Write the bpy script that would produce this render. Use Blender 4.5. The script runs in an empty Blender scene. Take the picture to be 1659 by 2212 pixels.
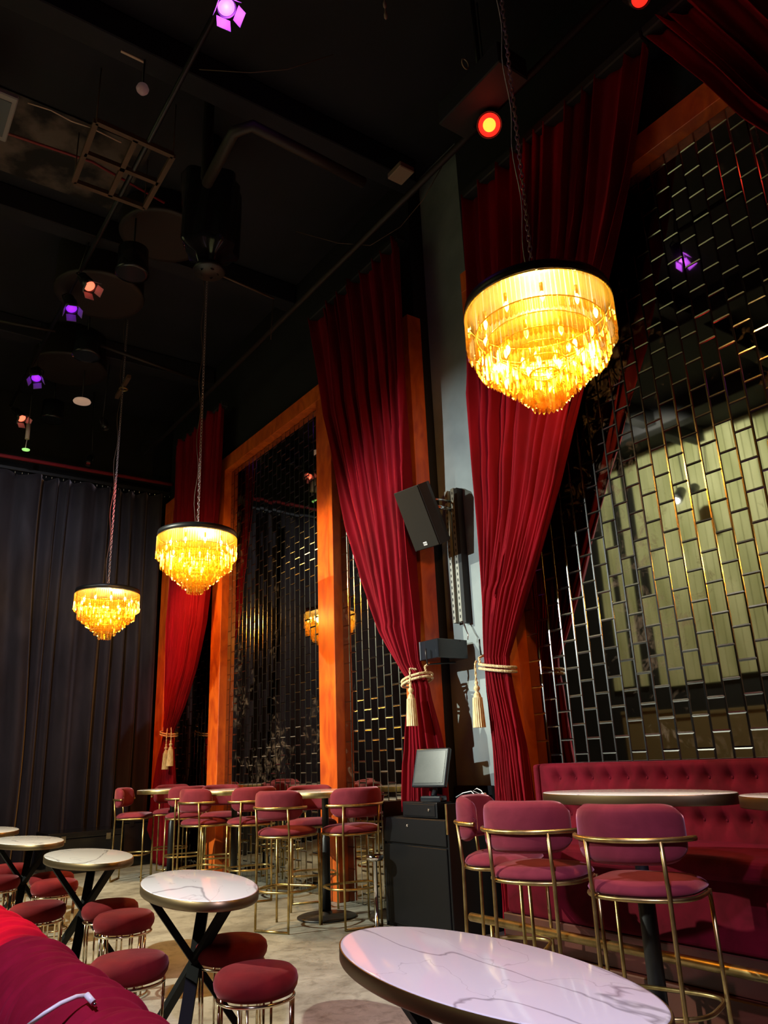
import bpy, bmesh, math, random
import numpy as np
from mathutils import Vector, Matrix
random.seed(7)
C = bpy.context.scene.collection
PI = math.pi

# ------------------------------------------------------------------ camera, world, exposure
H = 1.25
F_PX = 1655.4
PITCH, ROLL, YAW = 0.311597, -0.0404254, 0.624846
fw = Vector((math.sin(YAW)*math.cos(PITCH), math.cos(YAW)*math.cos(PITCH), math.sin(PITCH)))
rt0 = Vector((math.cos(YAW), -math.sin(YAW), 0)); up0 = rt0.cross(fw)
RT = rt0*math.cos(ROLL) + up0*math.sin(ROLL)
UP = -rt0*math.sin(ROLL) + up0*math.cos(ROLL)
cam = bpy.data.cameras.new('camera'); camo = bpy.data.objects.new('camera', cam); C.objects.link(camo)
camo.matrix_world = Matrix((( RT.x, UP.x, -fw.x, 0), (RT.y, UP.y, -fw.y, 0), (RT.z, UP.z, -fw.z, H), (0, 0, 0, 1)))
cam.sensor_fit = 'VERTICAL'; cam.sensor_height = 24; cam.lens = F_PX/2212*24
cam.clip_start = 0.02
bpy.context.scene.camera = camo
sc = bpy.context.scene
sc.view_settings.view_transform = 'Standard'; sc.view_settings.look = 'None'
sc.view_settings.exposure = 0.0; sc.view_settings.gamma = 1.0; sc.view_settings.use_curve_mapping = False
w = bpy.data.worlds.new('world'); sc.world = w; w.use_nodes = True
w.node_tree.nodes['Background'].inputs[0].default_value = (0.35, 0.3, 0.5, 1)
w.node_tree.nodes['Background'].inputs[1].default_value = 0.0
sc.cycles.max_bounces = 8; sc.cycles.transparent_max_bounces = 24
sc.cycles.glossy_bounces = 5; sc.cycles.transmission_bounces = 6; sc.cycles.diffuse_bounces = 4
sc.cycles.caustics_reflective = False; sc.cycles.caustics_refractive = False
sc.cycles.sample_clamp_indirect = 4.0

def light(name, kind, loc, energy, color, target=None, radius=0.05, cone=60, blend=0.3):
    l = bpy.data.lights.new(name, kind); l.energy = energy; l.color = color
    if kind == 'AREA': l.size = radius
    else: l.shadow_soft_size = radius
    if kind == 'SPOT': l.spot_size = math.radians(cone); l.spot_blend = blend
    o = bpy.data.objects.new(name, l); C.objects.link(o); o.location = loc
    if target is not None:
        d = Vector(target) - Vector(loc); o.rotation_euler = d.to_track_quat('-Z', 'Y').to_euler()
    return o
# house lights of the room: a white profile spot across the room, lilac wash from the rig behind the seats, red pars
KEY = (-4.3, 5.35, 3.85)
WASH = (-1.6, -0.6, 5.9)
light('key_spot', 'SPOT', KEY, 3300, (0.88, 0.98, 0.97), (4.4, 4.75, 2.45), 0.015, 31, 0.7)
light('floor_spot', 'SPOT', (-3.8, 7.6, 5.6), 3900, (0.95, 1.0, 0.84), (2.6, 6.6, 0.0), 0.05, 62, 0.5)
light('lilac_wash', 'SPOT', WASH, 1750, (0.74, 0.67, 1.0), (1.45, 2.3, 0.5), 0.1, 36, 0.7)
light('red_curtain_spot', 'SPOT', (1.9, 8.2, 5.9), 1000, (1.0, 0.10, 0.08), (3.98, 10.8, 2.7), 0.05, 26, 0.8)
light('drape_spot', 'SPOT', (0.2, 6.0, 6.2), 1000, (0.8, 0.85, 1.0), (1.9, 12, 3.2), 0.1, 52, 0.9)
light('panel_spot', 'SPOT', (-1.9, 7.4, 6.6), 850, (0.95, 1.0, 0.75), (-4.9, 8.2, 4.9), 0.05, 110, 0.4)
light('red_par_beam', 'SPOT', (-.3, 3.5, 6.0), 3200, (1.0, 0.03, 0.05), (0.22, 3.22, 0.8), 0.02, 16.5, 0.15)

def ray(u, v): return fw + RT*((u-829.5)/F_PX) - UP*((v-1106)/F_PX)
def atz(u, v, z): d = ray(u, v); return Vector((0, 0, H)) + d*((z-H)/d.z)
def atx(u, v, x): d = ray(u, v); return Vector((0, 0, H)) + d*(x/d.x)
def aty(u, v, y): d = ray(u, v); return Vector((0, 0, H)) + d*(y/d.y)

# ------------------------------------------------------------------ materials
def mat(name, col=(0.5, 0.5, 0.5), rough=0.5, metal=0.0, **k):
    m = bpy.data.materials.new(name); m.use_nodes = True
    b = m.node_tree.nodes['Principled BSDF']
    b.inputs['Base Color'].default_value = (*col, 1); b.inputs['Roughness'].default_value = rough
    b.inputs['Metallic'].default_value = metal
    for kk, vv in k.items():
        s = b.inputs[kk.replace('_', ' ')]
        s.default_value = (*vv, 1) if isinstance(vv, tuple) else vv
    return m
def N(m, t, **k):
    n = m.node_tree.nodes.new(t)
    for a, b in k.items():
        if a in n.inputs: n.inputs[a].default_value = b
        else: setattr(n, a, b)
    return n
def L(m, a, b): m.node_tree.links.new(a, b)
def bsdf(m): return m.node_tree.nodes['Principled BSDF']
def coords(m, scale=(1, 1, 1), rnd=False):
    t = N(m, 'ShaderNodeTexCoord'); mp = N(m, 'ShaderNodeMapping'); mp.inputs['Scale'].default_value = scale
    L(m, t.outputs['Object'], mp.inputs['Vector'])
    if rnd:
        oi = N(m, 'ShaderNodeObjectInfo'); mu = N(m, 'ShaderNodeMath', operation='MULTIPLY'); mu.inputs[1].default_value = 37
        L(m, oi.outputs['Random'], mu.inputs[0]); L(m, mu.outputs[0], mp.inputs['Location'])
    return mp.outputs[0]
def noise_col(m, c1, c2, scale=5, detail=6, stretch=(1, 1, 1), lo=0.35, hi=0.65, bump=0.0, dist=0.0, rnd=False):
    v = coords(m, stretch, rnd); n = N(m, 'ShaderNodeTexNoise', Scale=scale, Detail=detail, Distortion=dist); L(m, v, n.inputs['Vector'])
    r = N(m, 'ShaderNodeValToRGB'); r.color_ramp.elements[0].position = lo; r.color_ramp.elements[1].position = hi
    r.color_ramp.elements[0].color = (*c1, 1); r.color_ramp.elements[1].color = (*c2, 1)
    L(m, n.outputs['Fac'], r.inputs[0]); L(m, r.outputs[0], bsdf(m).inputs['Base Color'])
    if bump:
        b = N(m, 'ShaderNodeBump', Strength=bump, Distance=0.01); L(m, n.outputs['Fac'], b.inputs['Height']); L(m, b.outputs[0], bsdf(m).inputs['Normal'])
    return n
def velvet(name, c1, c2, sheen, sw=0.5, scale=7, stretch=(1, 1, 1), rnd=False):
    m = mat(name, c1, 0.85, 0, Sheen_Weight=sw, Sheen_Roughness=0.35, Sheen_Tint=sheen, Specular_IOR_Level=0.15)
    noise_col(m, c1, c2, scale, 5, stretch, 0.3, 0.7, 0.25, 0.6, rnd)
    return m
def emit(name, col, s):
    m = mat(name, col, 0.4); bsdf(m).inputs['Emission Color'].default_value = (*col, 1); bsdf(m).inputs['Emission Strength'].default_value = s
    return m
M_curt = velvet('red_velvet_curtain', (0.13, 0.0008, 0.004), (0.22, 0.0014, 0.009), (1.0, 0.05, 0.14), 0.25, 5, (1, 1, .3))
M_drape = velvet('black_drape', (0.014, 0.012, 0.015), (0.030, 0.027, 0.033), (0.55, 0.5, 0.6), 0.3, 3, (1, 1, .3))
M_rose = velvet('dusty_rose_velvet', (0.155, 0.018, 0.029), (0.22, 0.027, 0.042), (1.0, 0.5, 0.58), 0.6, 9, rnd=True)
M_round = velvet('deep_red_velvet', (0.10, 0.004, 0.006), (0.16, 0.007, 0.009), (1.0, 0.4, 0.42), 0.28, 9, rnd=True)
M_sofa = velvet('crimson_velvet', (0.075, 0.0008, 0.005), (0.14, 0.0018, 0.012), (1.0, 0.08, 0.3), 0.12, 8)
M_roll = velvet('magenta_red_velvet', (0.17, 0.0015, 0.013), (0.25, 0.003, 0.024), (1.0, 0.1, 0.35), 0.22, 12)
M_brass = mat('brushed_brass', (0.50, 0.37, 0.15), 0.36, 1.0); noise_col(M_brass, (0.36, 0.25, 0.09), (0.60, 0.46, 0.2), 14, 5)
M_chromegold = mat('polished_gold', (0.75, 0.6, 0.4), 0.12, 1.0)
M_chrome = mat('chrome', (0.8, 0.8, 0.8), 0.12, 1.0)
M_black = mat('black_metal', (0.008, 0.008, 0.009), 0.42)
M_blackmatte = mat('black_matte', (0.006, 0.006, 0.007), 0.75)
M_wallblack = mat('black_paint', (0.012, 0.011, 0.013), 0.8); noise_col(M_wallblack, (0.003, 0.0028, 0.004), (0.006, 0.0055, 0.008), 2, 8)
M_ceil = mat('ceiling_black', (0.012, 0.011, 0.014), 0.8); noise_col(M_ceil, (0.0022, 0.002, 0.004), (0.007, 0.006, 0.013), 1.3, 8, bump=.4)
M_duct = mat('dark_brown_duct', (0.012, 0.006, 0.004), 0.6)
M_rust = mat('brown_painted_steel', (0.10, 0.055, 0.032), 0.6)
M_plastic = mat('black_gloss_plastic', (0.012, 0.014, 0.018), 0.16)
M_kiosk = mat('black_laminate', (0.005, 0.005, 0.006), 0.42, 0, Specular_IOR_Level=0.25)
M_grey = mat('grey_plaster', (0.22, 0.25, 0.25), 0.62); noise_col(M_grey, (0.16, 0.18, 0.18), (0.26, 0.29, 0.28), 1.6, 8, bump=.2)
M_wood = mat('orange_burl_wood', (0.5, 0.11, 0.02), 0.45, 0, Coat_Weight=0.25, Coat_Roughness=0.2)
noise_col(M_wood, (0.46, 0.055, 0.005), (0.85, 0.17, 0.012), 4.5, 10, (1, 1, .45), 0.3, 0.72, 0.08, 1.6)
M_step = mat('red_brown_wood', (0.16, 0.035, 0.015), 0.5); noise_col(M_step, (0.05, 0.010, 0.005), (0.11, 0.024, 0.011), 3, 8, (6, 1, 1))
M_rope = mat('gold_rope', (0.62, 0.47, 0.22), 0.6, 0, Sheen_Weight=0.4)
_n = noise_col(M_rope, (0.42, 0.29, 0.11), (0.78, 0.62, 0.34), 60, 2, (3, 3, .25))
M_white = mat('white_plastic', (0.75, 0.75, 0.75), 0.4)
M_cream = mat('cream_disc', (0.55, 0.40, 0.30), 0.7)
M_screen = mat('screen_glass', (0.05, 0.055, 0.055), 0.18); noise_col(M_screen, (0.012, 0.014, 0.014), (0.035, 0.037, 0.035), 5, 6)
M_grille = mat('speaker_grille', (0.011, 0.010, 0.008), 0.8, Specular_IOR_Level=0.15)
M_rim = mat('shaded_brass_rim', (0.20, 0.14, 0.075), 0.42, 1.0)  # brass darkened in its colour for the shaded rims of the oval tables
M_legblack = mat('black_steel', (0.005, 0.005, 0.005), 0.65, 0, Specular_IOR_Level=0.15)
M_chain = mat('chain_steel', (0.42, 0.34, 0.34), 0.4, 0.8)
M_pale = mat('pale_green_panel', (0.42, 0.43, 0.25), 0.8); noise_col(M_pale, (0.33, 0.34, 0.18), (0.5, 0.5, 0.32), 2.5, 6, (1, 1, .3))
M_brown = mat('brown_panel', (0.16, 0.11, 0.05), 0.7)
M_grime = mat('bare_concrete', (0.16, 0.12, 0.10), 0.9); noise_col(M_grime, (0.01, 0.008, 0.008), (0.12, 0.09, 0.075), 2.2, 10, (1, 1, 1), .45, .6)
# concrete floor
M_floor = mat('concrete_floor', (0.3, 0.27, 0.22), 0.4, 0, Specular_IOR_Level=0.4)
v = coords(M_floor, (1, 1, 1)); n1 = N(M_floor, 'ShaderNodeTexNoise', Scale=1.3, Detail=9, Roughness=0.62, Distortion=1.2); L(M_floor, v, n1.inputs['Vector'])
r1 = N(M_floor, 'ShaderNodeValToRGB'); e = r1.color_ramp.elements; e[0].position = .3; e[0].color = (0.19, 0.175, 0.14, 1); e[1].position = .72; e[1].color = (0.50, 0.48, 0.40, 1)
n2 = N(M_floor, 'ShaderNodeTexNoise', Scale=9, Detail=10, Roughness=0.75, Distortion=.5); L(M_floor, v, n2.inputs['Vector'])
r2 = N(M_floor, 'ShaderNodeValToRGB'); e = r2.color_ramp.elements; e[0].position = .34; e[0].color = (0.42, 0.4, 0.38, 1); e[1].position = .52; e[1].color = (1, 1, 1, 1)
mx = N(M_floor, 'ShaderNodeMix', data_type='RGBA', blend_type='MULTIPLY'); mx.inputs['Factor'].default_value = .8
L(M_floor, n1.outputs['Fac'], r1.inputs[0]); L(M_floor, n2.outputs['Fac'], r2.inputs[0]); L(M_floor, r1.outputs[0], mx.inputs[6]); L(M_floor, r2.outputs[0], mx.inputs[7]); L(M_floor, mx.outputs[2], bsdf(M_floor).inputs['Base Color'])
bp = N(M_floor, 'ShaderNodeBump', Strength=.25, Distance=.01); L(M_floor, n2.outputs['Fac'], bp.inputs['Height']); L(M_floor, bp.outputs[0], bsdf(M_floor).inputs['Normal'])
# marble
M_marble = mat('veined_marble', (0.8, 0.8, 0.8), 0.08)
v = coords(M_marble, (1, 1, 1), True)
def vein(scale, wd, rot, dist):
    mp = N(M_marble, 'ShaderNodeMapping'); mp.inputs['Rotation'].default_value = (0, 0, rot); mp.inputs['Scale'].default_value = (1, .38, 1)
    L(M_marble, v, mp.inputs['Vector'])
    n = N(M_marble, 'ShaderNodeTexNoise', Scale=scale, Detail=5, Roughness=.42, Distortion=dist); L(M_marble, mp.outputs[0], n.inputs['Vector'])
    s = N(M_marble, 'ShaderNodeMath', operation='SUBTRACT'); s.inputs[1].default_value = .5; L(M_marble, n.outputs['Fac'], s.inputs[0])
    a = N(M_marble, 'ShaderNodeMath', operation='ABSOLUTE'); L(M_marble, s.outputs[0], a.inputs[0])
    r = N(M_marble, 'ShaderNodeMapRange'); r.inputs['From Min'].default_value = 0; r.inputs['From Max'].default_value = wd; L(M_marble, a.outputs[0], r.inputs[0])
    return r.outputs[0]
v1 = vein(1.5, .007, .5, .6); v2 = vein(2.6, .0028, -.8, .9)
mm = N(M_marble, 'ShaderNodeMath', operation='MULTIPLY'); 
mr = N(M_marble, 'ShaderNodeMapRange'); mr.inputs['To Min'].default_value = .55; L(M_marble, v2, mr.inputs[0])
L(M_marble, v1, mm.inputs[0]); L(M_marble, mr.outputs[0], mm.inputs[1])
cr = N(M_marble, 'ShaderNodeValToRGB'); e = cr.color_ramp.elements; e[0].position = 0; e[0].color = (0.42, 0.40, 0.41, 1); e[1].position = 1; e[1].color = (0.86, 0.86, 0.86, 1)
L(M_marble, mm.outputs[0], cr.inputs[0]); L(M_marble, cr.outputs[0], bsdf(M_marble).inputs['Base Color'])
# smoked mirror tiles with foxing
M_mirror = mat('smoked_mirror', (0.48, 0.455, 0.40), 0.025, 1.0)
v = coords(M_mirror); n1 = N(M_mirror, 'ShaderNodeTexNoise', Scale=9, Detail=8, Roughness=.7, Distortion=.8); L(M_mirror, v, n1.inputs['Vector'])
n2 = N(M_mirror, 'ShaderNodeTexNoise', Scale=1.1, Detail=3); L(M_mirror, v, n2.inputs['Vector'])
ad = N(M_mirror, 'ShaderNodeMath', operation='MULTIPLY'); L(M_mirror, n1.outputs['Fac'], ad.inputs[0]); L(M_mirror, n2.outputs['Fac'], ad.inputs[1])
rr = N(M_mirror, 'ShaderNodeMapRange'); rr.inputs['From Min'].default_value = .32; rr.inputs['From Max'].default_value = .42; rr.inputs['To Max'].default_value = .5
L(M_mirror, ad.outputs[0], rr.inputs[0])
df = N(M_mirror, 'ShaderNodeBsdfDiffuse'); df.inputs[0].default_value = (0.14, 0.10, 0.07, 1)
ms = N(M_mirror, 'ShaderNodeMixShader'); L(M_mirror, rr.outputs[0], ms.inputs[0]); L(M_mirror, bsdf(M_mirror).outputs[0], ms.inputs[1]); L(M_mirror, df.outputs[0], ms.inputs[2])
L(M_mirror, ms.outputs[0], M_mirror.node_tree.nodes['Material Output'].inputs[0])
M_edge = mat('ground_glass_edge', (0.34, 0.33, 0.31), 0.17, 1.0)
# amber crystal: thin glass, passes tinted light, glows where lit from within
M_cry = mat('amber_crystal', (1, .6, .1))
nt = M_cry.node_tree; nt.nodes.remove(bsdf(M_cry))
tr = N(M_cry, 'ShaderNodeBsdfTransparent'); tr.inputs[0].default_value = (0.94, 0.81, 0.50, 1)
tl = N(M_cry, 'ShaderNodeBsdfTranslucent'); tl.inputs[0].default_value = (0.95, 0.74, 0.06, 1)
gl = N(M_cry, 'ShaderNodeBsdfGlossy'); gl.inputs[0].default_value = (1, .9, .7, 1); gl.inputs['Roughness'].default_value = .06
a = N(M_cry, 'ShaderNodeMixShader'); a.inputs[0].default_value = .016; L(M_cry, tr.outputs[0], a.inputs[1]); L(M_cry, tl.outputs[0], a.inputs[2])
b = N(M_cry, 'ShaderNodeMixShader'); b.inputs[0].default_value = .22; L(M_cry, a.outputs[0], b.inputs[1]); L(M_cry, gl.outputs[0], b.inputs[2])
L(M_cry, b.outputs[0], nt.nodes['Material Output'].inputs[0])
M_bulb = emit('warm_bulb', (1.0, 0.78, 0.4), 110)
M_redlens = emit('red_lens', (1.0, 0.02, 0.01), 1.6); M_redcore = emit('red_lens_core', (1.0, 0.32, 0.03), 2.6)
M_purple = emit('purple_lens', (0.30, 0.02, 1.0), 1.3); M_pink = emit('coral_lens', (1.0, 0.16, 0.08), 2.0); M_magenta = emit('magenta_lens', (0.6, 0.12, 1.0), 3.5)
M_green = emit('green_led', (0.3, 1.0, 0.2), 2.5); M_warm = emit('warm_glint', (1.0, .7, .4), 2)
M_redtube = mat('red_pipe', (0.25, 0.02, 0.03), 0.5)
M_purpleflap = mat('lamp_flap', (0.25, 0.22, 0.27), 0.5)

# ------------------------------------------------------------------ mesh builder
class MB:
    def __init__(s): s.v = []; s.f = []; s.sm = []
    def add(s, vs, fs, smooth=False, M=None):
        o = len(s.v)
        for p in vs:
            p = Vector(p); s.v.append(tuple(M @ p) if M else tuple(p))
        for f in fs: s.f.append([i+o for i in f]); s.sm.append(smooth)
        return s
    def box(s, a, b, M=None, smooth=False):
        x0, y0, z0 = a; x1, y1, z1 = b
        return s.add([(x0,y0,z0),(x1,y0,z0),(x1,y1,z0),(x0,y1,z0),(x0,y0,z1),(x1,y0,z1),(x1,y1,z1),(x0,y1,z1)],
                     [(0,3,2,1),(4,5,6,7),(0,1,5,4),(1,2,6,5),(2,3,7,6),(3,0,4,7)], smooth, M)
    def rbox(s, a, b, r=0.01, seg=2, M=None):
        bm = bmesh.new(); bmesh.ops.create_cube(bm, size=1)
        for v_ in bm.verts: v_.co = Vector([(a[i]+b[i])/2 + v_.co[i]*(b[i]-a[i]) for i in range(3)])
        bmesh.ops.bevel(bm, geom=bm.edges[:], offset=r, segments=seg, affect='EDGES', profile=.5)
        bm.verts.index_update()
        s.add([v_.co.copy() for v_ in bm.verts], [[v_.index for v_ in f.verts] for f in bm.faces], False, M); bm.free(); return s
    def tube(s, pts, r, n=8, closed=False, M=None, smooth=True):
        P = [Vector(p) for p in pts]; m = len(P); vs = []; ref = None
        for i, p in enumerate(P):
            if closed: t = P[(i+1) % m]-P[i-1]
            else: t = P[min(i+1, m-1)]-P[max(i-1, 0)]
            t.normalize()
            if ref is None:
                ref = t.orthogonal().normalized()
            ref = (ref - t*ref.dot(t)); ref = ref.normalized() if ref.length > 1e-6 else t.orthogonal().normalized()
            b_ = t.cross(ref); rr_ = r[i] if isinstance(r, (list, tuple)) else r
            for k in range(n):
                a_ = 2*PI*k/n; vs.append(p + ref*(math.cos(a_)*rr_) + b_*(math.sin(a_)*rr_))
        fs = []
        for i in range(m if closed else m-1):
            j = (i+1) % m
            for k in range(n): fs.append((i*n+k, i*n+(k+1) % n, j*n+(k+1) % n, j*n+k))
        s.add(vs, fs, smooth, M)
        if not closed:
            o = len(s.v)-len(vs)
            s.f.append([o+k for k in range(n)][::-1]); s.sm.append(False)
            s.f.append([o+(m-1)*n+k for k in range(n)]); s.sm.append(False)
        return s
    def lathe(s, prof, n=32, M=None, smooth=True, sx=1, sy=1):
        vs = []; fs = []; m = len(prof)
        for r_, z_ in prof:
            for k in range(n):
                a_ = 2*PI*k/n; vs.append((r_*math.cos(a_)*sx, r_*math.sin(a_)*sy, z_))
        for i in range(m-1):
            for k in range(n): fs.append((i*n+k, i*n+(k+1) % n, (i+1)*n+(k+1) % n, (i+1)*n+k))
        fs.append(list(range(n))[::-1]); fs.append([(m-1)*n+k for k in range(n)])
        return s.add(vs, fs, smooth, M)
    def grid(s, fn, nu, nv, smooth=True, M=None, flip=False):
        vs = [fn(i/nu, j/nv) for j in range(nv+1) for i in range(nu+1)]
        fs = [(j*(nu+1)+i, j*(nu+1)+i+1, (j+1)*(nu+1)+i+1, (j+1)*(nu+1)+i) for j in range(nv) for i in range(nu)]
        if flip: fs = [f[::-1] for f in fs]
        return s.add(vs, fs, smooth, M)
    def build(s, name, m, parent=None, loc=None):
        me = bpy.data.meshes.new(name); me.from_pydata(s.v, [], s.f); me.update()
        me.polygons.foreach_set('use_smooth', s.sm)
        if m: me.materials.append(m)
        if m not in (M_mirror,):
            me.validate()
        o = bpy.data.objects.new(name, me); C.objects.link(o)
        if parent: o.parent = parent
        if loc is not None: o.location = loc
        return o
def tag(o, label, cat, group=None, kind=None):
    if label: o['label'] = label
    if cat: o['category'] = cat
    if group: o['group'] = group
    if kind: o['kind'] = kind
    return o
def thing(name, label, cat, loc=(0, 0, 0), rz=0, group=None):
    o = bpy.data.objects.new(name, None); C.objects.link(o); o.empty_display_size = .1
    o.location = loc; o.rotation_euler = (0, 0, rz); return tag(o, label, cat, group)
def struct(o): o['kind'] = 'structure'; return o
def copy_tree(o, parent=None):
    c = o.copy(); C.objects.link(c); c.parent = parent
    for ch in list(o.children): copy_tree(ch, c)
    return c
def place(proto, first, loc, rz, label, group):
    o = proto if first else copy_tree(proto)
    o.location = loc; o.rotation_euler = (0, 0, rz); o['label'] = label
    if group: o['group'] = group
    return o

# ------------------------------------------------------------------ the room shell
XL, XR, Y0, Y1, ZC = -5.0, 4.5, -3.0, 12.6, 7.2
struct(MB().box((XL-.2, Y0-.2, -.1), (XR+.2, Y1+.2, 0)).build('floor', M_floor))
struct(MB().box((XL-.2, Y0-.2, ZC), (XR+.2, Y1+.2, ZC+.1)).build('ceiling', M_ceil))
struct(MB().box((XR, Y0-.2, 0), (XR+.2, Y1+.2, ZC)).build('wall_right', M_wallblack))
struct(MB().box((XL-.2, Y0-.2, 0), (XL, Y1+.2, ZC)).build('wall_left', M_wallblack))
struct(MB().box((XL, Y1, 0), (XR, Y1+.2, ZC)).build('wall_far', M_wallblack))
struct(MB().box((XL, Y0-.2, 0), (XR, Y0, ZC)).build('wall_back', M_wallblack))
struct(MB().rbox((4.38, 4.41, 0), (4.52, 5.195, ZC-.01), .004, 1).build('trim_1', M_grey))            # grey pilaster between the bays
# boxed out wall heads above both mirror bays and the black returns beside them
XF, XM = 4.13, 4.235
struct(MB().box((4.22, 5.2, 5.44), (4.5, 12.0, ZC)).build('trim_2', M_wallblack))
struct(MB().box((4.22, -1.2, 5.42), (4.5, 4.42, ZC)).build('trim_3', M_wallblack))

def mirror_bay(label, y_lo, y_hi, z_hi, posts, panes, near_cap):
    t = thing('mirror_bay', label, 'mirror', (XM, y_lo, 0))
    off = Vector((-XM, -y_lo, 0)); T = Matrix.Translation(off)
    MB().box((XM+.012, y_lo+.01, 0), (4.49, y_hi-.01, z_hi-.02), T).build('backing_board', M_blackmatte, t)
    for (a_, b_) in posts:
        MB().rbox((XF, a_, 0), (XM+.06, b_, z_hi-.2), .004, 1, T).build('post', M_wood, t)
    MB().rbox((XF, y_lo, z_hi-.2), (XM+.06, y_hi, z_hi), .004, 1, T).build('lintel', M_wood, t)
    TW, TH, BV, BD = .117, .19, .0075, .0026
    for (a_, b_) in panes:
        mb = MB(); rnd = random.Random(int(a_*100)); nc = max(1, round((b_-a_)/TW)); tw = (b_-a_)/nc
        for c_ in range(nc):
            y0 = a_ + c_*tw; z = -TH*(.5 if c_ % 2 else 0) 
            tl_ = rnd.gauss(0, .0012)
            while z < z_hi-.2:
                z0, z1 = max(z, 0), min(z+TH, z_hi-.2)
                if z1-z0 > .03:
                    ty, tz = rnd.gauss(0, .0032)+tl_, rnd.gauss(0, .0026)
                    cy, cz = y0+tw/2, (z0+z1)/2
                    def P(y, z_, d): return (XM + d + (y-cy)*ty + (z_-cz)*tz + off.x, y+off.y, z_)
                    a0, a1, b0, b1 = y0+.0008, y0+tw-.0008, z0+.0008, z1-.0008
                    vs = [P(a0,b0,0), P(a1,b0,0), P(a1,b1,0), P(a0,b1,0), P(a0+BV,b0+BV,-BD), P(a1-BV,b0+BV,-BD), P(a1-BV,b1-BV,-BD), P(a0+BV,b1-BV,-BD),
                          P(a0,b0,.008), P(a1,b0,.008), P(a1,b1,.008), P(a0,b1,.008)]
                    mb.add(vs, [(4,7,6,5),(0,4,5,1),(1,5,6,2),(2,6,7,3),(3,7,4,0),(0,1,9,8),(1,2,10,9),(2,3,11,10),(3,0,8,11)])
                z += TH
        o = mb.build('mirror_tiles', M_mirror, t); o.data.materials.append(M_edge)
        npn = len(o.data.polygons); o.data.polygons.foreach_set('material_index', [0 if k_ % 9 == 0 else 1 for k_ in range(npn)])
    return t
mirror_bay('farther bay of smoked mirror tiles, two orange wood posts, between the tied red curtains', 5.2, 11.95, 5.44,
           [(5.2, 5.5), (6.68, 7.0), (9.55, 9.87), (11.62, 11.95)], [(5.5, 6.68), (7.0, 9.55), (9.87, 11.62)], True)
mirror_bay('nearest bay of smoked mirror tiles above the tufted banquette, orange wood lintel on top', -1.0, 4.4, 5.42,
           [(-1.0, -.7), (4.1, 4.4)], [(-.7, 4.1)], True)

# opposite side of the room: seen only in the mirrors
pp = thing('slatted_panel', 'tall pale green slatted panel on the opposite wall, reflected in the mirror tiles', 'wall panel', (-4.95, 5, 2.45))
for (a_, b_) in ((4.2, 9.55), (9.8, 9.98), (10.15, 10.45)):
    mb = MB().box((0, a_-5, 0), (.03, b_-5, 4.7))
    y = a_+.03
    while y < b_-.03: mb.box((.03, y-5, 0), (.05, y+.012-5, 4.7)); y += .16
    mb.build('slat_board', M_pale, pp)
oc = thing('wooden_dado', 'brown wooden dado low along the opposite wall, reflected in the mirror tiles', 'wall panel', (-4.97, 5, 0))
MB().box((0, -1.5, .05), (.04, 5.5, 1.85)).build('dado_board', M_brown, oc)
MB().rbox((0, -1.5, 1.85), (.08, 5.5, 1.92), .01, 1).build('dado_cap', M_brown, oc)

# ------------------------------------------------------------------ red curtains
def curtain(label, Lp, Rp, n, seed, x0=3.98, amp=.05, tie_z=None, back=0.0, hem=0.02):
    """Lp/Rp: (y, z) outlines from the rail to the hem."""
    Lp = sorted(Lp, key=lambda p: p[1]); Rp = sorted(Rp, key=lambda p: p[1])
    lz = [p[1] for p in Lp]; ly = [p[0] for p in Lp]; rz_ = [p[1] for p in Rp]; ry = [p[0] for p in Rp]
    ztop = max(lz[-1], rz_[-1]); zb = hem
    rnd = np.random.RandomState(seed); ph = rnd.rand(4)*6.28
    xs = np.cumsum(.35+rnd.rand(n+1)*1.3); xs = (xs-xs[0])/(xs[-1]-xs[0]); ks = np.arange(n+1); am_ = .45+rnd.rand(n+1)*.9
    def fold(u): return np.interp(u, xs, ks)
    NU, NV = n*26, 100
    yc = 0.5*(ly[0]+ry[0])
    t = thing('velvet_curtain', label, 'curtain', (x0, yc, 0), 0, 'tied red velvet curtains')
    def fn(u, v_):
        z = zb + (ztop-zb)*v_
        topz = lz[-1] + (rz_[-1]-lz[-1])*u
        z = min(z, topz)
        l_ = np.interp(z, lz, ly); r_ = np.interp(z, rz_, ry)
        wd = abs(l_-r_)
        k = fold(u)*2*PI
        A = 1.5*amp*(.55+.45*min(1, wd/1.2))
        if tie_z: A *= (.55 + .45*min(1, abs(z-tie_z)/.5))
        A *= np.interp(u, xs, am_)
        cr_ = 1-2*abs(math.sin(k/2+.3*math.sin(z*.9+ph[3])))**.75
        x = -A*(cr_ + .22*math.sin(3*k+ph[0]+z*1.7) + .10*math.sin(7*k+ph[1]-z*2.3)*math.exp(-((z-(tie_z or 2))/1.1)**2) + .25*math.sin(.5*k+ph[1]+z*.7))
        # cloth bunches: ridge lines drift with height
        uu = u + .012*math.sin(k*1.0+ph[2]+z*1.3)*min(1, wd)
        y = l_ + (r_-l_)*uu
        if tie_z: x += -.06*math.exp(-((z-tie_z-.35)/.5)**2)*math.sin(PI*u)
        if back and z < 1.7: x += back*min(1, (1.7-z)/.4)
        x -= .02*math.sin(PI*u)*(1 if wd < .5 else .3)
        return (x, y-yc, z)
    mb = MB(); mb.grid(fn, NU, NV); o = mb.build('cloth', M_curt, t)
    so = o.modifiers.new('thick', 'SOLIDIFY'); so.thickness = .006; so.offset = 0
    MB().rbox((-.05, min(ly[-1], ry[-1])-yc-.02, ztop-.03), (.06, max(ly[-1], ry[-1])-yc+.02, ztop+.05), .01, 1).build('heading_track', M_blackmatte, t)
    return t
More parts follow.
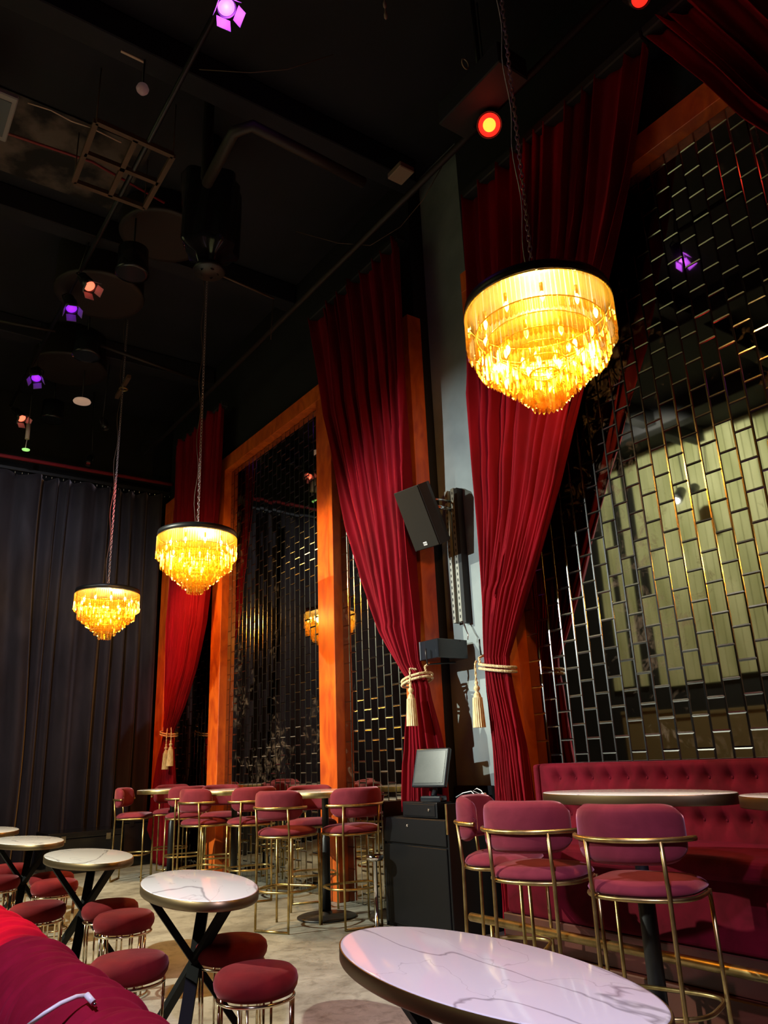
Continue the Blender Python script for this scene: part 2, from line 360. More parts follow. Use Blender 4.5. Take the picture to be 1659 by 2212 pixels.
BL = [(6.79,6.18),(6.57,4.84),(6.19,3.71),(5.86,2.88),(5.59,2.31),(5.30,1.93),(5.2,1.83),(5.31,1.54),(5.41,1.21),(5.46,.92),(5.5,0)]
BR = [(5.07,6.18),(5.09,4.24),(5.13,2.93),(5.11,2.01),(5.02,1.81),(4.99,1.52),(4.97,1.2),(4.95,0)]
CL = [(4.09,5.97),(4.15,5.18),(4.19,4.09),(4.22,3.48),(4.25,2.72),(4.29,1.94),(4.31,1.48),(4.32,1.03),(4.32,0)]
CR = [(2.20,5.97),(2.52,5.04),(2.82,4.32),(3.16,3.61),(3.44,3.04),(3.73,2.5),(4.06,1.91),(4.04,1.65),(4.0,1.15),(3.99,.94),(3.99,0)]
AL = [(11.07,6.13),(11.05,5.07),(11.08,3.75),(11.1,2.85),(11.07,2.23),(11.03,1.72),(11.22,1.37),(11.34,.94),(11.43,.63),(11.5,0)]
AR = [(9.30,6.13),(9.43,4.6),(9.68,3.48),(9.77,3.12),(10.06,2.51),(10.41,2.04),(10.76,1.70),(10.69,1.36),(10.6,1.0),(10.5,0)]
DL = [(2.15,5.97),(1.84,5.26),(1.68,4.84),(1.5,4.5),(1.2,3.61),(.9,3.04),(.65,2.5),(.36,1.91),(.4,1.5),(.45,.94),(.45,0)]
DR = [(.25,5.97),(.2,4.1),(.15,2.7),(.1,1.94),(.05,1.0),(.05,0)]
curtain('red velvet curtain tied back beside the wall loudspeaker, left of the grey wall', BL, BR, 10, 3, tie_z=1.9, back=.05, hem=.83)
curtain('large red velvet curtain behind the nearest chandelier, right of the grey wall', CL, CR, 11, 5, tie_z=1.88, back=.04)
curtain('farthest red velvet curtain, tied low beside the black drapes', AL, AR, 13, 8, tie_z=1.7)
curtain('dark red velvet curtain in the top right corner, drawn away from the mirror tiles', DL, DR, 14, 11, tie_z=1.88, hem=1.22)

# ------------------------------------------------------------------ tie-backs
def tassel(mb_parent, x, y, z, s=1.0, rx=0):
    prof = [(.004,.0),(.012,-.004),(.014,-.018),(.008,-.03),(.02,-.042),(.024,-.055),(.018,-.068),(.011,-.076),(.022,-.09),(.026,-.10),(.03,-.118),(.034,-.125)]
    t = MB().lathe([(a_*s, b_*s) for a_, b_ in prof], 14).build('tassel_head', M_rope, mb_parent, (x, y, z))
    sk = MB(); n = 36; vs = []; fs = []
    for j, (r_, z_) in enumerate(((.033, -.12), (.036, -.18), (.040, -.26), (.043, -.33))):
        for k in range(n): a_ = 2*PI*k/n; q = r_*(1+.10*(k % 2))*s; vs.append((q*math.cos(a_), q*math.sin(a_), z_*s))
    for j in range(3):
        for k in range(n): fs.append((j*n+k, j*n+(k+1) % n, (j+1)*n+(k+1) % n, (j+1)*n+k))
    fs.append([3*n+k for k in range(n)]); fs.append(list(range(n))[::-1])
    sk.add(vs, fs).build('tassel_skirt', M_rope, mb_parent, (x, y, z))
def rope(pts, r=.009, parent=None, name='rope'):
    # two plied strands
    P = [Vector(p) for p in pts]; out = []
    for a_, b_ in zip(P[:-1], P[1:]):
        for k in range(8): out.append(a_.lerp(b_, k/8))
    out.append(P[-1]); mb = MB()
    for s_ in (0, PI):
        q = []
        for i, p in enumerate(out):
            t = (out[min(i+1, len(out)-1)]-out[max(i-1, 0)]).normalized(); r_ = t.orthogonal().normalized(); b_ = t.cross(r_)
            an = i*1.1+s_; q.append(p + (r_*math.cos(an)+b_*math.sin(an))*r*.55)
        mb.tube(q, r*.62, 6)
    return mb.build(name, M_rope, parent)
def tieback(label, y_in, y_out, z, hook_y, hook_x, tassels, side, s=1.0, zh=.1):
    t = thing('curtain_tieback', label, 'tieback', (3.9, (y_in+y_out)/2, z), 0, 'gold rope tiebacks')
    o = Vector((3.9, (y_in+y_out)/2, z)); rxx = .11; ry = abs(y_in-y_out)/2+.03
    cx = .08
    hk = Vector((hook_x, hook_y, z+zh))-o
    ring = [(cx-rxx*math.cos(a_)*1.0, ry*math.sin(a_), .03*math.sin(a_)*side) for a_ in np.linspace(-PI, PI, 30)]
    rope(ring, .010*s, t, 'rope_loop'); rope([(p[0], p[1], p[2]-.03) for p in ring], .010*s, t, 'rope_loop')
    edge = Vector((cx-.02, ry*side, .03*side*side)); 
    rope([edge, (edge+hk)/2+Vector((-.03, 0, .01)), hk], .009*s, t, 'rope_loop')
    MB().tube([hk+Vector((.28, 0, .02)), hk+Vector((.06, 0, 0)), hk+Vector((-.02, 0, -.01)), hk+Vector((-.03, 0, .07)), hk+Vector((-.028, 0, .12))], .007, 8).build('hook', M_black, t)
    for (dx, dy, dz, L_) in tassels:
        p = Vector((dx, dy, dz)); rope([hk*.3+Vector((dx*.7, dy*.8, .02)), p+Vector((0, 0, .12)), p], .008*s, t, 'rope_cord')
        tassel(t, p.x, p.y, p.z, L_)
    return t
tieback('gold rope tieback with one long tassel on the curtain left of the grey wall', 5.27, 5.02, 1.88, 4.97, 3.98, [(-.09, -.13, -.06, 1.0)], -1)
tieback('gold rope tieback with a tassel on the curtain right of the grey wall', 4.05, 4.30, 1.87, 4.36, 4.02, [(-.03, .12, -.10, 1.0)], 1)
tieback('pair of gold tassels tying the farthest red curtain', 11.03, 10.76, 1.72, 11.1, 4.02, [(-.035, -.23, -.16, 1.0), (-.045, -.43, -.12, 1.0)], 1)

# ------------------------------------------------------------------ black drapes at the far end
def drape(label, xa, xb, seed, spacing, y=12.0, ztop=5.58):
    rnd = np.random.RandomState(seed); n = max(3, int((xb-xa)/spacing)); ks = np.cumsum(.5+rnd.rand(n+1)*1.2); ks = (ks-ks[0])/(ks[-1]-ks[0])*n
    xc = (xa+xb)/2; t = thing('black_drape', label, 'curtain', (xc, y, 0), 0, 'black drapes across the far end')
    def fn(u, v_):
        z = .03+(ztop-.03)*v_; k = np.interp(u, np.linspace(0, 1, n+1), ks)*2*PI
        am = .07*(.5+.5*(1-v_)) + .02
        yy = am*1.3*math.sin(k) + .012*math.sin(2.3*k+z*.8+seed) + .05*math.sin(u*9+z*.35)
        return (xa-xc+(xb-xa)*(u+.01*math.sin(z*.8+u*7)), yy, z + (.02*math.cos(k) if v_ > .98 else 0))
    o = MB().grid(fn, n*14, 50).build('cloth', M_drape, t)
    so = o.modifiers.new('thick', 'SOLIDIFY'); so.thickness = .006; so.offset = 0
drape('wide black drape with broad grey folds at the far left, behind the farthest chandelier', -4.9, 2.25, 2, .55)
drape('black drape gathered tighter, between the farthest chandelier and the farthest red curtain', 2.2, 4.08, 6, .21)
t = thing('curtain_rail', 'dark steel rail and hooks carrying the black drapes at the far end', 'rail', (0, 12, 5.62))
MB().rbox((-4.9, -.03, 0), (4.2, .03, .05), .004, 1).build('rail_bar', M_black, t)
MB().tube([(-4.9, -.12, .16), (4.2, -.12, .16)], .03, 10).build('rail_pipe', M_redtube, t)
for i in range(34):
    xx = 1.0+i*.16 if i < 6 else 1.9+(i-6)*.085
    MB().tube([(xx, -.035, 0), (xx, -.04, -.03), (xx, -.03, -.055)], .006, 6).build('hook', M_chrome, t)

# ------------------------------------------------------------------ chandeliers
TIERS = [(r_*.945, a_, b_, c_) for r_, a_, b_, c_ in [(.395, 0, .215, 100), (.345, .115, .20, 86), (.290, .165, .19, 70), (.235, .215, .19, 58), (.180, .26, .19, 44), (.128, .31, .19, 30), (.075, .36, .19, 18)]]
def prism(length, w_=.021, d_=.010):
    v_ = [(-w_/2, 0, 0), (w_/2, 0, 0), (0, -d_, 0), (-w_/2, 0, -length+.014), (w_/2, 0, -length+.014), (0, -d_, -length+.014), (0, -.002, -length)]
    f_ = [(0,1,2), (0,2,5,3), (2,1,4,5), (1,0,3,4), (3,5,6), (5,4,6), (4,3,6)]
    return v_, f_
def chandelier(label, loc_bottom, detailed, watts):
    x, y, zb = loc_bottom; zt = zb+.61   # top of plate
    t = thing('crystal_chandelier', label, 'chandelier', (x, y, zt), 0, 'amber crystal chandeliers in a row')
    MB().lathe([(r_*.945, z_) for r_, z_ in ((.02,-.001),(.385,-.001),(.397,-.006),(.402,-.03),(.397,-.052),(.388,-.056),(.36,-.056),(.35,-.03),(.02,-.03))], 72).build('top_plate', M_black, t)
    rr = MB()
    for r_, dz, ln, n in TIERS:
        rr.tube([((r_+.002)*math.cos(a_), (r_+.002)*math.sin(a_), -.062-dz) for a_ in np.linspace(0, 2*PI, 61)[:-1]], .004, 5, True)
    rr.build('brass_rings', M_brass, t)
    cam_a = math.atan2(-y, -x)
    ind = []; rest = MB(); 
    for ti, (r_, dz, ln, n) in enumerate(TIERS):
        vv, ff = prism(ln, min(.0225, 2*PI*r_/n*.9)); tier = MB(); me = None
        for k in range(n):
            a_ = 2*PI*k/n; jig = random.uniform(-.25, .25); d_ = (a_-cam_a+PI) % (2*PI)-PI
            Mx = Matrix.Translation((r_*math.cos(a_), r_*math.sin(a_), -.066-dz+random.uniform(-.002, .002))) @ Matrix.Rotation(a_+PI/2+jig, 4, 'Z') @ Matrix.Rotation(random.uniform(-.03, .03), 4, 'X')
            quota = [34, 22, 14, 11, 9, 6, 4][ti]
            if detailed and abs(d_) < quota/n*PI+1e-6 and len(ind) < 100:
                if me is None:
                    me = bpy.data.meshes.new('crystal_prism'); me.from_pydata(vv, [], ff); me.materials.append(M_cry)
                o = bpy.data.objects.new('crystal_prism', me); C.objects.link(o); o.parent = t; o.matrix_local = Mx; ind.append(o)
            else: (rest if detailed else tier).add(vv, ff, False, Mx)
        if not detailed: tier.build('crystal_tier', M_cry, t)
    if detailed: o = rest.build('crystal_prism', M_cry, t); o['kind'] = 'stuff'
    nb = 0
    for (r_, n, z_) in ((.29, 10, -.13), (.17, 6, -.24), (.08, 4, -.36)):
        for k in range(n):
            a_ = 2*PI*(k+.3)/n
            s_ = MB().tube([(0, 0, .05), (0, 0, 0)], .009, 8).build('candle_socket', M_brass, t, (r_*math.cos(a_), r_*math.sin(a_), z_))
            MB().lathe([(.004, 0), (.011, -.012), (.0125, -.024), (.008, -.042), (.001, -.056)], 10).build('bulb', M_bulb, s_)
    # chain and cable up to the ceiling
    ch = MB(); z = 0; k = 0; top = ZC-zt
    while z < top:
        Mx = Matrix.Translation((0, 0, z+.024)) @ Matrix.Rotation(PI/2*(k % 2)+.4, 4, 'Z')
        ch.tube([(.011*math.cos(a_), 0, .022*math.sin(a_)) for a_ in np.linspace(0, 2*PI, 13)[:-1]], .0034, 5, True, Mx); z += .034; k += 1
    ch.build('chain', M_chain, t)
    MB().tube([(-.012-.03*math.sin(i*.45)**2, .012, i/40*top) for i in range(41)], .0035, 6).build('power_cable', M_white if detailed else M_rust, t)
    # the lamp's own light
    for (rx, ry, rz2, f) in ((0, 0, -.22, .5), (.12, .1, -.14, .25), (-.12, -.1, -.14, .25)):
        l = light('chandelier_light', 'POINT', (x+rx, y+ry, zt+rz2), watts*f, (1.0, 0.68, 0.34), radius=.06)
        l.parent = t; l.location = (rx, ry, rz2)
    return t
chandelier('largest-looking amber crystal chandelier, hanging before the large red curtain at the right', (2.73, 2.345, 2.89), True, 230)
chandelier('middle amber crystal chandelier, in front of the farthest red curtain', (2.72, 6.91, 2.825), False, 420)
chandelier('farthest amber crystal chandelier, in front of the black drapes', (2.63, 9.55, 2.765), False, 280)

# ------------------------------------------------------------------ bar stools
def seat_outline(k=1.0):
    pts = []
    for a_ in np.linspace(-PI, PI, 49)[:-1]:
        c_, s_ = math.cos(a_), math.sin(a_)
        if c_ > 0: ex = 4.5; x = .20*abs(c_)**(2/ex); y = .225*math.copysign(abs(s_)**(2/ex), s_)
        else: ex = 2.3; x = -.19*abs(c_)**(2/ex); y = .225*math.copysign(abs(s_)**(2/ex), s_)
        pts.append((x*k, y*k))
    return pts
def make_stool():
    t = thing('bar_stool', 'x', 'bar stool')
    zr = .685
    so = seat_outline()
    s = MB(); rings = [(.94, 0), (1.0, .006), (1.015, .016), (.99, .028), (.92, .041), (.78, .053), (.55, .060), (.3, .063), (.08, .064)]
    vs = []; fs = []; n = len(so)
    for k, dz in rings:
        for (x, y) in so: vs.append((x*k, y*k, zr+.008+dz))
    for i in range(len(rings)-1):
        for j in range(n): fs.append((i*n+j, i*n+(j+1) % n, (i+1)*n+(j+1) % n, (i+1)*n+j))
    fs.append([(len(rings)-1)*n+j for j in range(n)]); fs.append(list(range(n))[::-1])
    s.add(vs, fs, True).build('seat', M_rose, t)
    # padded wrap-around back
    def back(sgn):
        def fn(u, v_):
            U = 2*u-1; W = 2*v_-1
            th = PI + U*math.radians(66)
            Hh = .118*(1-.98*abs(U)**7)**.42 if abs(U) < .9999 else .0
            tk = .029*max(0, (1-abs(W)**5)*(1-abs(U)**12))**.4
            r_ = .232+sgn*tk; return (.03+r_*math.cos(th), r_*math.sin(th)*1.02, .925+Hh*W-.004*W)
        return fn
    b_ = MB().grid(back(1), 32, 14).grid(back(-1), 32, 14, flip=True)
    o = b_.build('backrest', M_rose, t)
    we = o.modifiers.new('weld', 'WELD'); we.merge_threshold = .0008
    r = .0095
    MB().tube([(x*1.0, y*1.0, zr) for x, y in so], r, 8, True).build('seat_frame', M_brass, t)
    th = np.linspace(PI-1.2, PI+1.2, 25)
    MB().tube([(.03+.268*math.cos(a_), .268*math.sin(a_)*1.02, .905) for a_ in th], .011, 8).build('back_rail', M_brass, t)
    for s_ in (-1, 1):
        MB().tube([(.185, s_*.205, zr), (.188, s_*.208, .35), (.19, s_*.21, 0.0)], r, 8).build('leg', M_brass, t)
        MB().tube([(-.185, s_*.155, 0.005), (-.178, s_*.155, .35), (-.172, s_*.155, .70), (-.176, s_*.155, .73), (-.192, s_*.155, .905)], r, 8).build('leg', M_brass, t)
    MB().tube([(-.185, -.155, .010), (-.185, .155, .010)], r, 8).build('floor_bar', M_brass, t)
    MB().tube([(x*.99, y*.965, .285) for x, y in so], r, 8, True).build('footrest', M_brass, t)
    return t
proto = make_stool()
G1 = 'rose velvet bar stools at the left tables'; G2 = 'rose velvet bar stools at the banquette'
D = math.radians
stools = [
 ((3.23, 6.05), 28, 'rose velvet bar stool nearest on the left side, back turned and whole floor bar showing', G1),
 ((3.69, 5.74), 80, 'rose velvet bar stool beside the black cash kiosk and the standing ashtray', G1),
 ((3.85, 6.70), -112, 'rose velvet bar stool behind the nearest left bar table, against the orange post', G1),
 ((3.63, 7.50), 78, 'rose velvet bar stool partly hidden behind the nearest left stool', G1),
 ((3.30, 7.95), 18, 'rose velvet bar stool turned away, directly above the lilac-lit small marble table', G1),
 ((3.84, 8.75), -112, 'rose velvet bar stool on the mirror side of the middle left bar table', G1),
 ((3.62, 9.22), 78, 'rose velvet bar stool just right of the farthest left bar table, back turned', G1),
 ((3.24, 9.95), -35, 'leftmost rose velvet bar stool, seen side-on before the black case', G1),
 ((3.82, 10.25), -112, 'rose velvet bar stool hidden deepest, by the hem of the farthest red curtain', G1),
 ((3.12, 3.36), -58, 'rose velvet bar stool beside the kiosk, inner face of its back showing', G2),
 ((2.90, 2.87), 18, 'middle rose velvet bar stool of the three large ones, back turned', G2),
 ((2.875, 2.25), 18, 'largest-looking rose velvet bar stool in the right foreground, back turned', G2),
 ((2.88, 1.30), -20, 'rose velvet bar stool cut off by the right edge of the picture', G2),
]
for i, ((x, y), a_, lb, g) in enumerate(stools): place(proto, i == 0, (x, y, 0), D(a_), lb, g)

# ------------------------------------------------------------------ bar tables
def make_bar_table(Dm=.84, zt=1.005, sx=1, sy=1):
    t = thing('bar_table', 'x', 'table'); R_ = Dm/2
    MB().lathe([(R_-.004, zt-.006), (R_-.001, zt-.003), (R_-.002, zt), (R_-.006, zt+.001)], 64, sx=sx, sy=sy).build('marble_top', M_marble, t)
    MB().lathe([(R_-.02, zt-.046), (R_, zt-.046), (R_+.002, zt-.042), (R_+.002, zt-.004), (R_, zt-.001), (R_-.02, zt-.007)], 64, sx=sx, sy=sy).build('brass_rim', M_rim if sx != 1 else M_brass, t)
    MB().lathe([(.038, .02), (.038, .62), (.03, .63), (.03, zt-.05), (.11, zt-.045), (.11, zt-.038)], 24).build('pedestal', M_black, t)
    MB().lathe([(.24, 0), (.25, .004), (.25, .012), (.23, .02), (.05, .026), (.045, .05)], 48).build('base_plate', M_black, t)
    return t
bt = make_bar_table()
tabs = [((3.70, 6.19), 0.2, 'tall round marble bar table nearest on the left, round black base plate in view'), ((3.67, 8.0), 2.0, 'middle tall round marble bar table of the left row'), ((3.60, 9.62), 4.0, 'farthest tall round marble bar table, by the farthest red curtain')]
for i, ((x, y), a_, lb) in enumerate(tabs): place(bt, i == 0, (x, y, 0), a_, lb, 'tall marble bar tables on the left')
bt2 = make_bar_table(1.0, 1.058, .48, 1.0)
place(bt2, True, (3.14, 2.46, 0), .06, 'tall oval marble bar table in front of the tufted banquette', 'tall marble tables at the banquette')
place(bt2, False, (3.12, 1.38, 0), .06, 'tall marble bar table cut off by the right edge, next to the banquette', 'tall marble tables at the banquette')

# ------------------------------------------------------------------ cocktail tables
def make_cocktail(a_=.256, b_=.605, zt=.70, oval=False, th0=0.0):
    t = thing('cocktail_table', 'x', 'table')
    MB().lathe([(.985, zt-.005), (.995, zt-.003), (.99, zt), (.975, zt+.001)], 80, sx=a_, sy=b_).build('marble_top', M_marble, t)
    MB().lathe([(.93, zt-.042), (1.0, zt-.042), (1.005, zt-.038), (1.005, zt-.003), (.998, zt-.001), (.95, zt-.006)], 80, sx=a_, sy=b_).build('brass_rim', M_rim, t)
    for k in range(3):
        g = th0+2*PI*k/3; p0 = Vector((.22*math.cos(g), .30*math.sin(g), zt-.045)); p1 = Vector((-.26*math.cos(g), -.36*math.sin(g), 0.004))
        d_ = (p1-p0).normalized(); s_ = Vector((0, 0, 1)).cross(d_).normalized(); n_ = d_.cross(s_)
        hw, ht = .028, .024
        vs = [p0+s_*hw*i+n_*ht*j for i, j in ((-1,-1),(1,-1),(1,1),(-1,1))]+[p1+s_*hw*i+n_*ht*j for i, j in ((-1,-1),(1,-1),(1,1),(-1,1))]
        for q in vs[:4]: q.z = zt-.042
        for q in vs[4:]: q.z = 0.0
        MB().add(vs, [(0,1,2,3),(7,6,5,4),(0,4,5,1),(1,5,6,2),(2,6,7,3),(3,7,4,0)]).build('leg', M_legblack, t)
    return t
# one leg's top points away from the camera, its foot towards it
ct = make_cocktail(th0=1.05)
for i, (x, y, a_, lb) in enumerate([(1.625, 3.96, .0, 'oval marble cocktail table with crossed black legs, nearest of the four small ones'),
        (1.61, 5.87, 1.2, 'second small oval marble cocktail table, crossed legs, behind the nearest one'),
        (1.59, 7.70, 2.2, 'third small oval marble cocktail table from the front, near the left edge'),
        (1.60, 9.55, 4.0, 'farthest small marble cocktail table, cut by the left edge of the picture')]):
    o = place(ct, i == 0, (x, y, 0), (-.17, -.02, .05, 0)[i], lb, 'small oval marble cocktail tables')
big = make_cocktail(.272, .642, .70, True, 1.0)
tag(big, 'large oval marble table with dark rim in the bottom foreground', None); big.location = (1.557, 1.819, 0); big.rotation_euler = (0, 0, D(-6.3))

# ------------------------------------------------------------------ round stools
def make_round():
    t = thing('round_stool', 'x', 'stool'); z0 = .335
    pr = [(.05, z0), (.13, z0+.002), (.158, z0+.012), (.172, z0+.035), (.176, z0+.058), (.170, z0+.082), (.150, z0+.100), (.12, z0+.108), (.06, z0+.113), (.01, z0+.114)]
    MB().lathe(pr, 44).build('cushion', M_round, t)
    MB().tube([(.158*math.cos(a_), .158*math.sin(a_), z0-.004) for a_ in np.linspace(0, 2*PI, 49)[:-1]], .007, 8, True).build('top_ring', M_chromegold, t)
    MB().tube([(.15*math.cos(a_), .15*math.sin(a_), .012) for a_ in np.linspace(0, 2*PI, 49)[:-1]], .006, 8, True).build('floor_ring', M_chromegold, t)
    for k in range(4):
        for s_ in (-.11, .11):
            a_ = PI/4+k*PI/2+s_
            MB().tube([(.157*math.cos(a_), .157*math.sin(a_), z0-.006), (.150*math.cos(a_), .150*math.sin(a_), .012)], .006, 8).build('leg', M_chromegold, t)
    return t
rs = make_round(); zc = .39
for i, (u, v_, lb) in enumerate([(553, 2118, 'largest round red velvet stool, in the foreground right of the crossed-leg table'),
      (279, 2090, 'round velvet stool beside the magenta sofa back, in front of the nearest small table'),
      (500, 2050, 'round red velvet stool half hidden behind the crossed legs of the nearest small table'),
      (268, 1990, 'round red velvet stool right of the second small table'),
      (238, 1965, 'round red velvet stool behind the crossed legs of the second small table'),
      (81, 1969, 'round velvet stool next to the far end of the magenta sofa back'),
      (118, 1916, 'round red stool under the right side of the third small table'),
      (112, 1900, 'round red stool just behind another, under the third small table'),
      (-6, 1908, 'round velvet stool cut off by the left edge of the picture'),
      (22, 1880, 'farthest round red stool, seen between the legs of the third small table')]):
    p = atz(u, v_, zc); place(rs, i == 0, (p.x, p.y, 0), i*.4, lb, 'round velvet stools')

# ------------------------------------------------------------------ tufted banquette
t = thing('tufted_banquette', 'long crimson velvet banquette with two rows of buttons below the mirror tiles', 'bench', (3.9, 2, 0))
o_ = Vector((3.9, 2, 0)); T = Matrix.Translation(-o_)
btn = []
for k in range(34): btn.append((3.73-k*.137, 1.085))
for k in range(34): btn.append((3.665-k*.137, .865))
def tuft(y, z):
    d = 0
    for by, bz in btn:
        if abs(by-y) < .2 and abs(bz-z) < .2:
            q = ((y-by)**2+(z-bz)**2)
            d += .030*math.exp(-q/.0012) + .012*math.exp(-q/.006)
            # creases running up and down from each button
            if abs(y-by) < .03: d += .006*math.exp(-((y-by)/.007)**2)*math.exp(-abs(z-bz)/.07)
    return d
YA, YB = 3.87, -.9
mb = MB()
def bk(u, v_):
    y = YA-.0+(YB-YA)*u
    s = v_*1.42
    if s < 1: z = .74+(1.15-.74)*s; x = 4.0+.0*z; n = 1
    elif s < 1.14: a_ = (s-1)/.14*PI/2; z = 1.15+.028*math.sin(a_); x = 4.03-.03*math.cos(a_)
    else: z = 1.178; x = 4.03+(s-1.14)/.28*.09
    return (x + tuft(y, z), y, z)
mb.grid(bk, 620, 40, M=T, flip=True)
mb.rbox((4.06, YB, .5), (4.12, YA, 1.165), .01, 1, T)
mb.build('back_cushion', M_sofa, t)
MB().rbox((3.98, YA, .3), (4.12, YA+.05, 1.175), .02, 3, T).build('end_panel', M_sofa, t)
MB().rbox((3.42, YB, .66), (4.02, 3.83, .765), .035, 4, T).build('seat_cushion', M_sofa, t)
MB().rbox((3.54, YB, .34), (4.02, 3.80, .67), .02, 3, T).build('front_panel', M_sofa, t)
for by, bz in btn:
    if by > .9:
        MB().lathe([(.001, .004), (.007, .003), (.009, 0), (.007, -.003)], 8, Matrix.Translation((4.0+tuft(by, bz)-.006-3.9, by-2, bz)) @ Matrix.Rotation(-PI/2, 4, 'Y')).build('button', M_sofa, t)
t = thing('wooden_plinth', 'red-brown wooden plinth under the tufted banquette', 'plinth', (3.9, 2, 0))
MB().rbox((-.40, -2.9, 0), (.2, 1.86, .17), .006, 1).build('lower_step', M_step, t)
MB().rbox((-.36, -2.9, .17), (.2, 1.84, .338), .006, 1).build('upper_step', M_step, t)
t = thing('foot_rail', 'brass foot rail on short posts in front of the tufted banquette', 'rail', (3.36, 2, 0))
MB().tube([(0, 1.93, .325), (0, -2.9, .325)], .024, 14).build('rail_tube', M_brass, t)
for y in (1.75, .62, -.5, -1.6): MB().tube([(0, y, .31), (0, y, 0)], .012, 10).build('rail_post', M_brass, t)

# ------------------------------------------------------------------ ruched sofa back, bottom left
t = thing('ruched_sofa', 'magenta-red ruched velvet sofa back crossing the bottom left corner', 'sofa', (.5, 2.2, 0))
def roll(u, v_):
    y = .6+(3.9-.6)*u; a_ = -PI*.30+PI*1.45*v_
    s = 14*u*3.3
    wr = -.020*abs(math.sin(s*.62+1.3*math.sin(v_*2.6)+1.1*math.sin(s*.31)))**.5*-1 + .006*math.sin(s*3.1+3*v_+1.3*math.sin(s*.7)) + .003*math.sin(s*11+5*v_)
    w_ = wr*math.sin(min(1, max(0, v_))*PI)**.5 if 0 < v_ < 1 else 0
    r_ = .106+w_+.004*math.sin(y*3)
    return (.028+r_*math.cos(a_)*1.02, y-2.2, .705+r_*math.sin(a_)*1.0)
MB().grid(roll, 900, 40, flip=True).build('back_roll', M_roll, t)
MB().rbox((-.085, -1.6, .0), (.07, 1.68, .66), .01, 2).build('back_panel', M_blackmatte, t)
mb = MB(); pts = [atz(60, 2216, .80), atz(95, 2190, .825), atz(130, 2168, .835), atz(165, 2153, .838), atz(188, 2150, .835)]
mb.tube(pts, .0042, 8); o = mb.build('charging_cable', M_white)
tag(o, 'white charging cable lying over the magenta sofa back', 'cable')
a_, b_ = atz(187, 2149, .837), atz(207, 2172, .822)
c_ = MB().tube([a_, a_.lerp(b_, .75)], [.006, .0058], 10).build('plug_housing', M_white, o)
MB().tube([a_.lerp(b_, .72), b_], .0032, 8).build('plug_tip', M_chrome, o)

# ------------------------------------------------------------------ cash kiosk and what stands on it
t = thing('cash_kiosk', 'black laminate cash kiosk between the curtains, drawer above a cupboard', 'cabinet', (3.88, 4.75, 0))
MB().rbox((.01, 0, 0), (.24, .80, .80), .004, 1).build('body', M_kiosk, t)
MB().rbox((.245, 0, 0), (.49, .43, .80), .004, 1).build('rear_cabinet', M_kiosk, t)
MB().rbox((0, -.02, 0), (.49, 0.0, .915), .003, 1).build('side_panel', M_kiosk, t)
MB().rbox((0, .80, 0), (.24, .82, .915), .003, 1).build('side_panel', M_kiosk, t)
MB().rbox((-.008, .005, .615), (.012, .797, .797), .004, 1).build('drawer', M_kiosk, t)
MB().rbox((-.008, .005, .03), (.012, .797, .60), .004, 1).build('cupboard_door', M_kiosk, t)
MB().rbox((.46, -.02, .8), (.49, .43, 1.02), .003, 1).build('back_shelf', M_kiosk, t)
MB().lathe([(.012, 0), (.012, .006), (.008, .012)], 14, Matrix.Translation((-.008, .47, .745)) @ Matrix.Rotation(-PI/2, 4, 'Y')).build('lock', M_chrome, t)
o = MB().rbox((-.006, -.018, .70), (0, .0, .913), .001, 1).build('edge_strip', M_brass, t); o['label'] = 'brass edge strip'
t = thing('till_box', 'flat black till box with a key lock on the kiosk', 'till', (3.895, 4.87, .805))
MB().rbox((0, 0, 0), (.15, .44, .115), .006, 2).build('till_case', M_kiosk, t)
MB().rbox((-.006, .02, .012), (.0, .42, .10), .003, 1).build('front_plate', M_kiosk, t)
MB().lathe([(.012, 0), (.012, .008), (.007, .012)], 14, Matrix.Translation((-.006, .09, .06)) @ Matrix.Rotation(-PI/2, 4, 'Y')).build('lock', M_chrome, t)
t = thing('cash_monitor', 'tilted touchscreen till monitor with grey screen on the till box', 'monitor', (3.94, 4.965, .92), D(14))
tilt = Matrix.Translation((0, 0, .25)) @ Matrix.Rotation(D(17), 4, 'Y')
T_ = tilt @ Matrix.Rotation(0, 4, 'X')
MB().rbox((-.02, -.165, -.15), (.02, .165, .15), .012, 3, T_).build('monitor_case', M_plastic, t)
MB().rbox((-.0225, -.14, -.12), (-.0205, .14, .125), .0008, 1, T_).build('screen', M_screen, t)
MB().tube([(.045, 0, .24), (.045, 0, .12), (.01, 0, .04)], .022, 10).build('neck', M_plastic, t)
MB().rbox((-.04, -.10, 0), (.05, .10, .045), .012, 2).build('foot', M_plastic, t)
t = thing('receipt_printer', 'small black receipt printer with a green light behind the till monitor', 'printer', (4.2, 4.80, .815))
MB().rbox((-.07, -.07, 0), (.08, .08, .16), .012, 2).build('printer_body', M_plastic, t)
MB().rbox((-.073, .0, .09), (-.069, .05, .13), .001, 1).build('label_sticker', M_white, t)
MB().lathe([(.004, 0), (.004, .003)], 10, Matrix.Translation((-.07, -.045, .1)) @ Matrix.Rotation(-PI/2, 4, 'Y')).build('status_light', M_green, t)
t = thing('phone_charger', 'white phone charger with looping cable on the kiosk behind the first right stool', 'charger', (4.05, 4.66+.13, .985-.18))
p0 = Vector((4.05, 4.79, .805))
pts = [atx(u, v_, 4.05)-p0 for u, v_ in ((985, 1722), (1000, 1713), (1018, 1709), (1028, 1720), (1040, 1716), (1022, 1708), (1030, 1703), (1040, 1708), (1044, 1716))]
MB().tube(pts, .0035, 6).build('cable', M_white, t)
q = atx(1045, 1719, 4.05)-p0
MB().rbox(q-Vector((.016, .016, .02)), q+Vector((.016, .016, .02)), .006, 2).build('plug', M_white, t)
t = thing('standing_ashtray', 'slim chrome standing ashtray left of the black kiosk', 'ashtray', (3.74, 5.50, 0))
